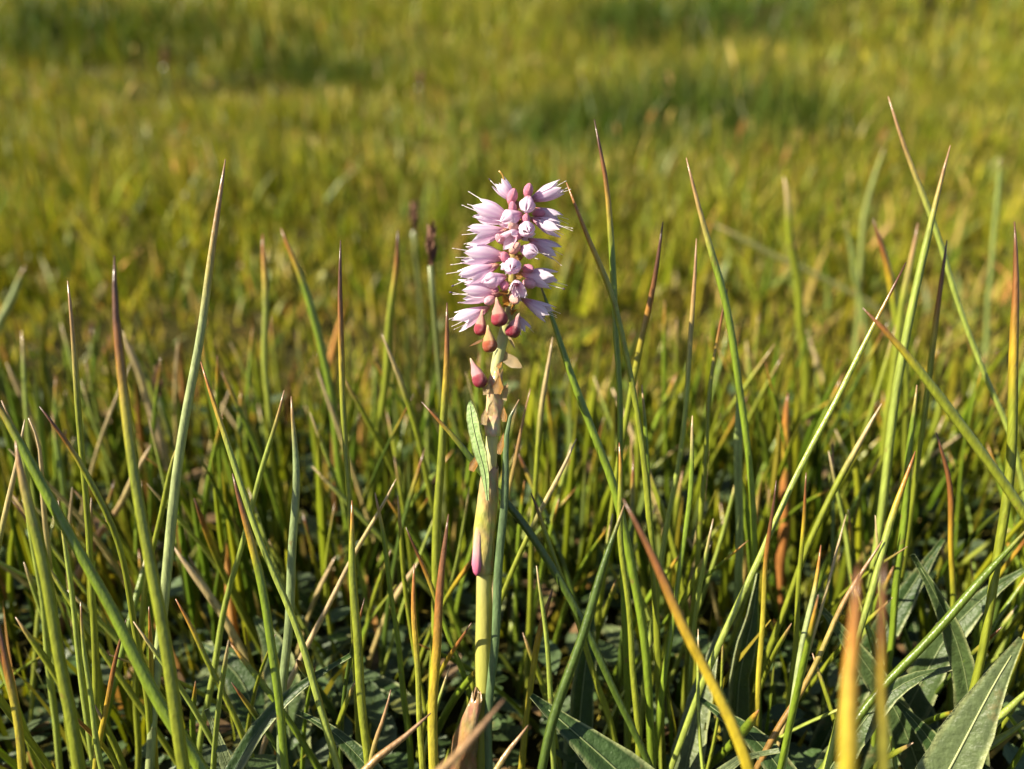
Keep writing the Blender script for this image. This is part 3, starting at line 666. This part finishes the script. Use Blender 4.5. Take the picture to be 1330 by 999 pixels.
def stamen_mesh(seed):
    r_ = random.Random(seed); b = r_.uniform(-.08, .08); dark = seed == 1
    sp = [Vector((0, 0, .25)), Vector((b*.3, 0, .6)), Vector((b, .02, .95)), Vector((b*1.8, .03, r_.uniform(1.06, 1.24)))]
    sp = catmull(sp, 7)
    v, f, tu = tube(sp, [.017]*5+[.012, .006], 5)
    c = [(0.88, 0.80, 0.84)]*len(v); n0 = len(v); e = sp[-1]
    for i in range(4):      # anther
        zz = -.04+.08*i/3; rr = (.034 if dark else .016)*math.sin(math.pi*(.15+.7*i/3))
        for k in range(5):
            a = 2*math.pi*k/5; v.append(e+Vector((rr*math.cos(a), rr*math.sin(a), zz))); c.append((0.10, 0.06, 0.14) if dark else (0.80, 0.72, 0.76))
    for i in range(3):
        for k in range(5):
            a = n0+i*5+k; bb = n0+i*5+(k+1) % 5; f.append((a, bb, bb+5, a+5))
    f.append(tuple(n0+k for k in range(4, -1, -1))); f.append(tuple(n0+15+k for k in range(5)))
    return make_mesh('stamen', v, f, c)
SM = [stamen_mesh(s) for s in range(7)]
def floret(b, t, db, dt, kind='open', fat=1.0, stam=6, seed=0):
    p0 = P(b[0], b[1], db); p1 = P(t[0], t[1], dt); ax = p1-p0; L = ax.length
    m = frame_from(ax, seed*1.7)
    o = fl('floret', CUP, M_BULB); o.location = p0-base; o.rotation_euler = m.to_euler(); fat *= 1.03; o.scale = (L*fat, L*fat, L)
    for k in range(5):
        q = mesh_obj('petal', PM[kind][(seed+k) % 3], M_PETAL, o)
        tilt = rng.uniform(-.06, .16) if kind != 'bud' else rng.uniform(-.02, .02)
        q.rotation_euler = (0, tilt, 2*math.pi*k/5+rng.uniform(-.08, .08)); q.scale = (1, rng.uniform(.85, 1.05), rng.uniform(.86, 1.08))
    for k in range(max(0, stam-2)):
        a = 2*math.pi*(k+.4)/max(stam, 1)+rng.uniform(-.3, .3); r0 = rng.uniform(.06, .15)
        s = mesh_obj('stamen', SM[(seed*3+k) % 7], M_STAMEN, o)
        s.scale = (.9, .9, rng.uniform(.93, 1.1)); s.location = (r0*math.cos(a), r0*math.sin(a), 0); s.rotation_euler = (rng.uniform(-.12, .12), rng.uniform(.02, .22), a)
    return o
D0 = .1040
fls = [  # base px, tip px, base depth offset, tip depth offset (mm), kind, fatness, stamens
 ((667,261),(646,235),0,.2,'open',.80,4), ((663,286),(614,268),0,.4,'open',.80,5), ((676,278),(647,290),-1.6,-2.9,'bud',.95,0),
 ((656,300),(610,309),0,-.2,'wide',.72,5), ((656,334),(602,329),0,-.3,'open',.74,5), ((643,346),(596,363),-.6,-.8,'open',.70,4),
 ((655,360),(625,367),-1.8,-3.2,'bud',.9,0), ((646,382),(595,378),-.4,-.9,'open',.76,4), ((632,401),(593,420),-.3,-.3,'wide',.72,5),
 ((687,257),(683,275),-.9,-3.0,'bud',.95,0), ((680,292),(687,303),-1.2,-3.8,'bud',.95,4), ((673,299),(654,316),-1.6,-3.2,'wide',.8,0),
 ((676,323),(698,329),-1.7,-3.4,'bud',.95,4), ((667,340),(664,351),-1.5,-4.2,'bud',1.0,0), ((670,366),(673,377),-1.4,-4.0,'wide',.8,6),
 ((690,260),(729,242),.2,-.2,'open',.72,5), ((698,272),(731,289),.7,.8,'open',.74,4), ((692,285),(730,301),-.7,-1.4,'open',.70,5),
 ((690,312),(725,330),.2,.2,'open',.72,4), ((680,355),(721,365),-.2,-.8,'open',.80,4), ((681,390),(715,410),.2,-.2,'wide',.68,5),
 ((672,410),(686,432),1.2,1.6,'wide',.65,3), ((672,300),(690,306),1.8,4.6,'open',.8,4), ((668,340),(655,350),1.8,4.6,'open',.8,4), ((668,376),(680,388),1.8,4.4,'open',.8,4),
]
for i, (b, t, ob, ot, kd, fat, st) in enumerate(fls):
    floret(b, t, D0+ob*.001, D0+ot*.001, kd, fat, st, i)

# small pink buds
def lathe(prof, n=12, name='bud', wob=0.0, seed=0):
    r_ = random.Random(seed); verts = []; faces = []; cols = []
    for z, r, c in prof:
        for k in range(n):
            a = 2*math.pi*k/n; q = r*(1+wob*r_.uniform(-1, 1)); verts.append(Vector((q*math.cos(a), q*math.sin(a), z))); cols.append(c)
    for i in range(len(prof)-1):
        for k in range(n):
            a = i*n+k; b = i*n+(k+1) % n; faces.append((a, b, b+n, a+n))
    faces.append(tuple(range(n-1, -1, -1))); faces.append(tuple(range((len(prof)-1)*n, len(prof)*n)))
    return make_mesh(name, verts, faces, cols)
PK = (0.62, 0.20, 0.30); PK2 = (0.72, 0.36, 0.42); RD = (0.42, 0.045, 0.075); RD2 = (0.28, 0.02, 0.05)
def budm(c1, c2, seed): return lathe([(-.15, .12, c2), (0, .25, c2), (.2, .40, c1), (.45, .46, c1), (.7, .40, c1), (.9, .24, c1), (1.0, .06, c1)], 12, 'bud', .03, seed)
BUDS = [budm(PK, (0.5, 0.25, 0.16), 1), budm(PK2, PK, 2), budm((0.70, 0.36, 0.30), (0.45, 0.25, 0.1), 3)]
for i, (px, py, r, dx, dy, off, m_) in enumerate([(686,249,8,.2,-1,-.8,0),(665,257,9,.3,-1,-1.2,0),(666,271,7,-.1,-1,-1.8,0),(650,311,7,-.5,-.5,-1.7,1),(668,323,9,.4,-.3,-2.2,2),(668,295,8,-.6,-.2,-2.2,2),
        (683,287,7,.1,-1,-2.0,0),(699,277,8,.8,.1,-.6,0),(657,336,8,-.4,-.6,-1.8,0),(637,390,8,-.6,.4,-1.8,1),(685,349,8,.6,.2,-1.4,0),(668,387,9,.3,.5,-1.9,2),(644,376,5,0,.3,-1.9,0),(687,368,9,.6,.3,-1.0,1),(655,371,8,0,.3,-1.9,0),(673,306,7,-.4,.5,-2.0,0),(690,320,7,.5,0,-1.2,0)]):
    o = fl('bud', BUDS[m_], M_BULB)
    s = 2.1*r*D0/FPX
    ax = RGT*dx - UPV*dy - FWD*.8
    ax.normalize(); o.location = P(px, py, D0+off*.001)-base-ax*s*.45
    o.rotation_euler = frame_from(ax, i).to_euler(); o.scale = (s*.85, s*.80, s*1.15)
# red bulbils: round below, drawn out into a pale beak
def bulbil(bot, top, d, wpx, lean=0.0, tone=0, seed=0):
    wpx *= .9; p0 = P(bot[0], bot[1], d); p1 = P(top[0], top[1], d+lean); p1 = p0.lerp(p1, .9); ax = p1-p0; L = ax.length
    A, B, Cc = [((0.16, .012, .02), (0.30, .025, .045), (0.56, 0.26, 0.20)), ((0.22, 0.035, 0.015), (0.32, 0.07, 0.025), (0.52, 0.30, 0.12)), ((0.16, .012, .025), (0.25, .018, .04), (0.60, 0.27, 0.28))][tone]
    w = wpx*d/FPX/L
    prof = [(0, .10*w, A), (.03, .28*w, A), (.10, .43*w, B), (.20, .5*w, B), (.33, .48*w, B), (.40, .43*w, mixc(B, Cc, .25)), (.43, .40*w, Cc), (.55, .36*w, Cc), (.66, .24*w, Cc), (.78, .15*w, Cc), (.9, .10*w, mixc(Cc, (.6, .5, .3), .4)), (1, .03*w, (.6, .5, .3))]
    o = fl('bulbil', lathe(prof, 14, 'bulbil', .035, seed), M_BULB); o.location = p0-base; o.rotation_euler = frame_from(ax).to_euler(); o.scale = (L, L, L)
bulbil((650,424),(644,382),D0-.0022,25,0,0,1)
bulbil((623,436),(627,398),D0-.0012,19,0,0,2)
bulbil((637,458),(633,418),D0-.0028,22,.0002,1,3)
bulbil((663,438),(676,403),D0-.0018,23,.0004,2,4)
bulbil((627,503),(609,461),D0-.0006,22,.0003,2,5)
# papery bracts along the spike
def scale_mesh(seed, c=(0.48, 0.25, 0.06), L=1.0):
    r_ = random.Random(seed); verts = []; faces = []; cols = []
    for i in range(6):
        u = i/5; hw = .30*max(0, math.sin(math.pi*(.30+.70*u)))**1.1*r_.uniform(.75, 1.2)+.015
        for k in range(5):
            v = -1+k/2; verts.append(Vector((hw*v, .25*hw*(1-v*v)+.18*u*u+r_.uniform(-.03, .03), u*L))); kk = r_.uniform(.7, 1.3); cols.append(tuple(x*kk for x in c))
    for i in range(5):
        for k in range(4):
            a = i*5+k; faces.append((a, a+1, a+6, a+5))
    return make_mesh('bract', verts, faces, cols)
BR = [scale_mesh(1), scale_mesh(2, (0.50, 0.36, 0.17)), scale_mesh(3, (0.36, 0.17, 0.06))]
for i in range(46):
    t = rng.uniform(0, 1); py = 268+t*150; px = np.interp(py, [262, 300, 350, 400, 440], [671, 668, 666, 662, 653])
    a = rng.uniform(-1.9, 1.9); rr = rng.uniform(5, 9)
    ax = RGT*math.sin(a)-FWD*math.cos(a)*.9+UPV*rng.uniform(.1, .9)
    o = fl('bract', BR[i % 3], M_PAPER); s = rng.uniform(.0010, .0017)
    o.location = P(px+rr*.6*math.sin(a), py, D0-.0006*math.cos(a))-base; o.rotation_euler = frame_from(ax, rng.uniform(0, 6)).to_euler(); o.scale = (s, s, s)
for (b, t, d, c_, wd) in [((652,462),(679,478),D0+.0004,1,1.1),((628,441),(609,450),D0-.001,2,.35),((661,437),(669,453),D0-.001,1,.5),((634,500),(632,515),D0-.0008,1,.7),((652,505),(661,500),D0-.0008,1,.9),((646,512),(648,488),D0-.0011,0,1.1),((655,548),(654,528),D0-.001,0,.8),((628,552),(630,532),D0-.0008,1,1.0),((648,590),(654,562),D0-.0008,0,.6),((630,513),(627,489),D0-.0004,1,.5),((612,612),(620,590),D0+.002,0,.9),((646,478),(652,470),D0-.0008,0,1.2),((655,520),(659,497),D0-.0006,1,.6),((636,540),(640,520),D0-.001,1,.9)]:
    p0 = P(b[0], b[1], d); p1 = P(t[0], t[1], d-.0002); ax = p1-p0; L = ax.length
    m = frame_from(ax); face = -FWD
    z = ax.normalized(); x = z.cross(face).normalized(); y = z.cross(x)
    o = fl('bract', BR[c_], M_PAPER); o.location = p0-base; o.rotation_euler = Matrix((x, y, z)).transposed().to_euler(); o.scale = (L*wd*.75, L*wd*.6, L)
# sheaths on the stalk: loose papery tubes
def sheath(name, pts, cols_, flare=1.0, crumple=.10, seed=0, mat=None):
    sp = catmull([P(p[0], p[1], d)-base for p, d, r in pts], 18)
    rr = np.interp(np.linspace(0, 1, 18), np.linspace(0, 1, len(pts)), [r*.105/FPX for _, _, r in pts])
    v, f, tu = tube(sp, list(rr), 16, 1.0, cap=False)
    r_ = random.Random(seed); cen = []
    out = []
    for i, (q, (t, u)) in enumerate(zip(v, tu)):
        c0 = sp[i//16]; k = 1+crumple*math.sin(u*6.28*3+t*9+seed)+crumple*r_.uniform(-.5, .5)
        q = c0+(q-c0)*k
        if i//16 == 17: q = q+UPV*r_.uniform(-.0012, .0008)
        out.append(q)
    n_ = len(out)
    inn = [sp[i//16]+(q-sp[i//16])*.94 for i, q in enumerate(out)]
    F = f+[tuple(n_+j for j in q[::-1]) for q in f]
    for k in range(16):
        a, b = k, (k+1) % 16; F.append((b, a, a+n_, b+n_)); a, b = 17*16+k, 17*16+(k+1) % 16; F.append((a, b, b+n_, a+n_))
    cl = [tuple(x*r_.uniform(.8, 1.2) for x in ramp(cols_, t)) for t, u in tu]
    return fl(name, make_mesh(name, out+inn, F, cl+cl), mat or M_PAPER)
sheath('sheath', [((627,744),.1074,12.5),((628,720),.1070,14.5),((630,680),.1066,14.5),((634,640),.1060,13.5),((638,606),.1056,10)], [(0, (0.50, 0.40, 0.16)), (.5, (0.52, 0.46, 0.12)), (1, (0.60, 0.42, 0.24))], 1, .05, 2)
sheath('sheath', [((640,566),.1052,10),((641,540),.1051,10.5),((643,505),.1049,12),((647,480),.1048,7)], [(0, (0.66, 0.56, 0.34)), (.6, (0.64, 0.48, 0.25)), (1, (0.55, 0.36, 0.16))], 1, .09, 3)
sheath('sheath', [((590,1050),.1100,25),((596,1012),.1095,22),((602,975),.1090,17),((611,938),.1085,12),((620,902),.1085,6)], [(0, (0.30, 0.17, 0.07)), (.6, (0.36, 0.21, 0.09)), (1, (0.42, 0.28, 0.14))], 1, .22, 4)
# pink swelling in the sheath
bz = lathe([(0, .08, RD), (.06, .3, (0.60, 0.12, 0.24)), (.2, .46, (0.62, 0.16, 0.28)), (.4, .42, (0.66, 0.34, 0.36)), (.7, .36, (0.60, 0.40, 0.26)), (1, .1, (0.5, 0.45, 0.12))], 12, 'bulbil', .04, 9)
p0 = P(619, 748, .1062); p1 = P(622, 672, .1058); L = (p1-p0).length
o = fl('bulbil', bz, M_BULB); o.location = p0-base; o.rotation_euler = frame_from(p1-p0).to_euler(); o.scale = (L*.21, L*.20, L); o['label'] = 'elongated pink swelling pressed into the side of the sheath'
# little stem leaf
sp = catmull([P(633,650,.1040)-base, P(629,612,.1037)-base, P(622,585,.1034)-base, P(614,550,.1034)-base, P(610,521,.1036)-base], 24)
v, f, c, rb = leaf_mesh(sp, .0017, Vector((-.4, -.9, .2)).normalized(), (0.25, 0.36, 0.13), .18, True, nv=7)
lf = fl('stem_leaf', make_mesh('stem_leaf', v, f, c), M_LEAF)
tv, tf_, _ = tube([p+Vector((-.4, -.9, .2))*.00010 for p in rb[:-1]], [.00005]*23, 5)
mesh_obj('midrib', make_mesh('midrib', tv, tf_, [(0.36, 0.42, 0.2)]*len(tv)), M_RIB, lf)
# the style hair at the very top
sp = catmull([P(655,240,D0)-base, P(653,228,D0)-base, P(648,222,D0)-base], 6)
tv, tf_, _ = tube(sp, [.00012]*6, 5); fl('bract', make_mesh('bract', tv, tf_, [(0.5, 0.3, 0.06)]*len(tv)), M_PAPER)

# ------------------------------------------------------------------ dry seed heads
def seedhead(label, top, bot, d, w, colr=(0.20, 0.10, 0.07), stemto=None):
    p1 = P(top[0], top[1], d); p0 = P(bot[0], bot[1], d)
    g = p0.copy(); g.z = hz(g.x, g.y)-.002; g.y += .004
    e = empty('dry_seed_head', g); tag(e, label, 'seed head', 'dry seed heads in the meadow')
    sp = catmull([Vector((0, 0, 0)), (p0-g)*.5+Vector((.001, 0, 0)), p0-g], 10)
    wm = w*d/FPX
    v, f, tu = tube(sp, [max(.00035, wm*.22)]*10, 6); mesh_obj('stalk', make_mesh('stalk', v, f, [(0.16, 0.19, 0.06)]*len(v)), M_BLADE, e)
    ax = p1-p0; L = ax.length; m = frame_from(ax)
    for k in range(14):
        t = k/13; a = k*2.4; s = wm*.5
        me = BRH[k % 2]
        o = mesh_obj('scale', me, M_HEAD, e); dirv = (ax.normalized()+(m @ Vector((math.cos(a), math.sin(a), 0)))*(.45-.25*t)).normalized()
        o.location = p0-g+ax*t*.72; o.rotation_euler = frame_from(dirv, a).to_euler(); o.scale = (wm*.75, wm*.75, L*.45)
BRH = [scale_mesh(11, (0.17, 0.085, 0.06)), scale_mesh(12, (0.27, 0.15, 0.10))]
seedhead('brown tufted dry seed head on a green stalk just left of the flower', (561,292), (559,345), .150, 17)
seedhead('smaller dry seed head behind the tufted one', (538,262), (537,300), .24, 14)
seedhead('dark brown dry seed head behind the thick dark tipped rush', (205,476), (205,515), .17, 14)
seedhead('pale tan seed head far off behind the left tuft', (164,278), (163,300), .45, 15)
seedhead('pinkish seed head far back on the bank, upper left', (214,64), (213,86), 1.1, 14)
seedhead('tan seed head far back above the flower', (546,92), (545,112), 1.0, 15)
seedhead('dull brown seed head low behind the left tuft', (118,420), (117,448), .26, 15)
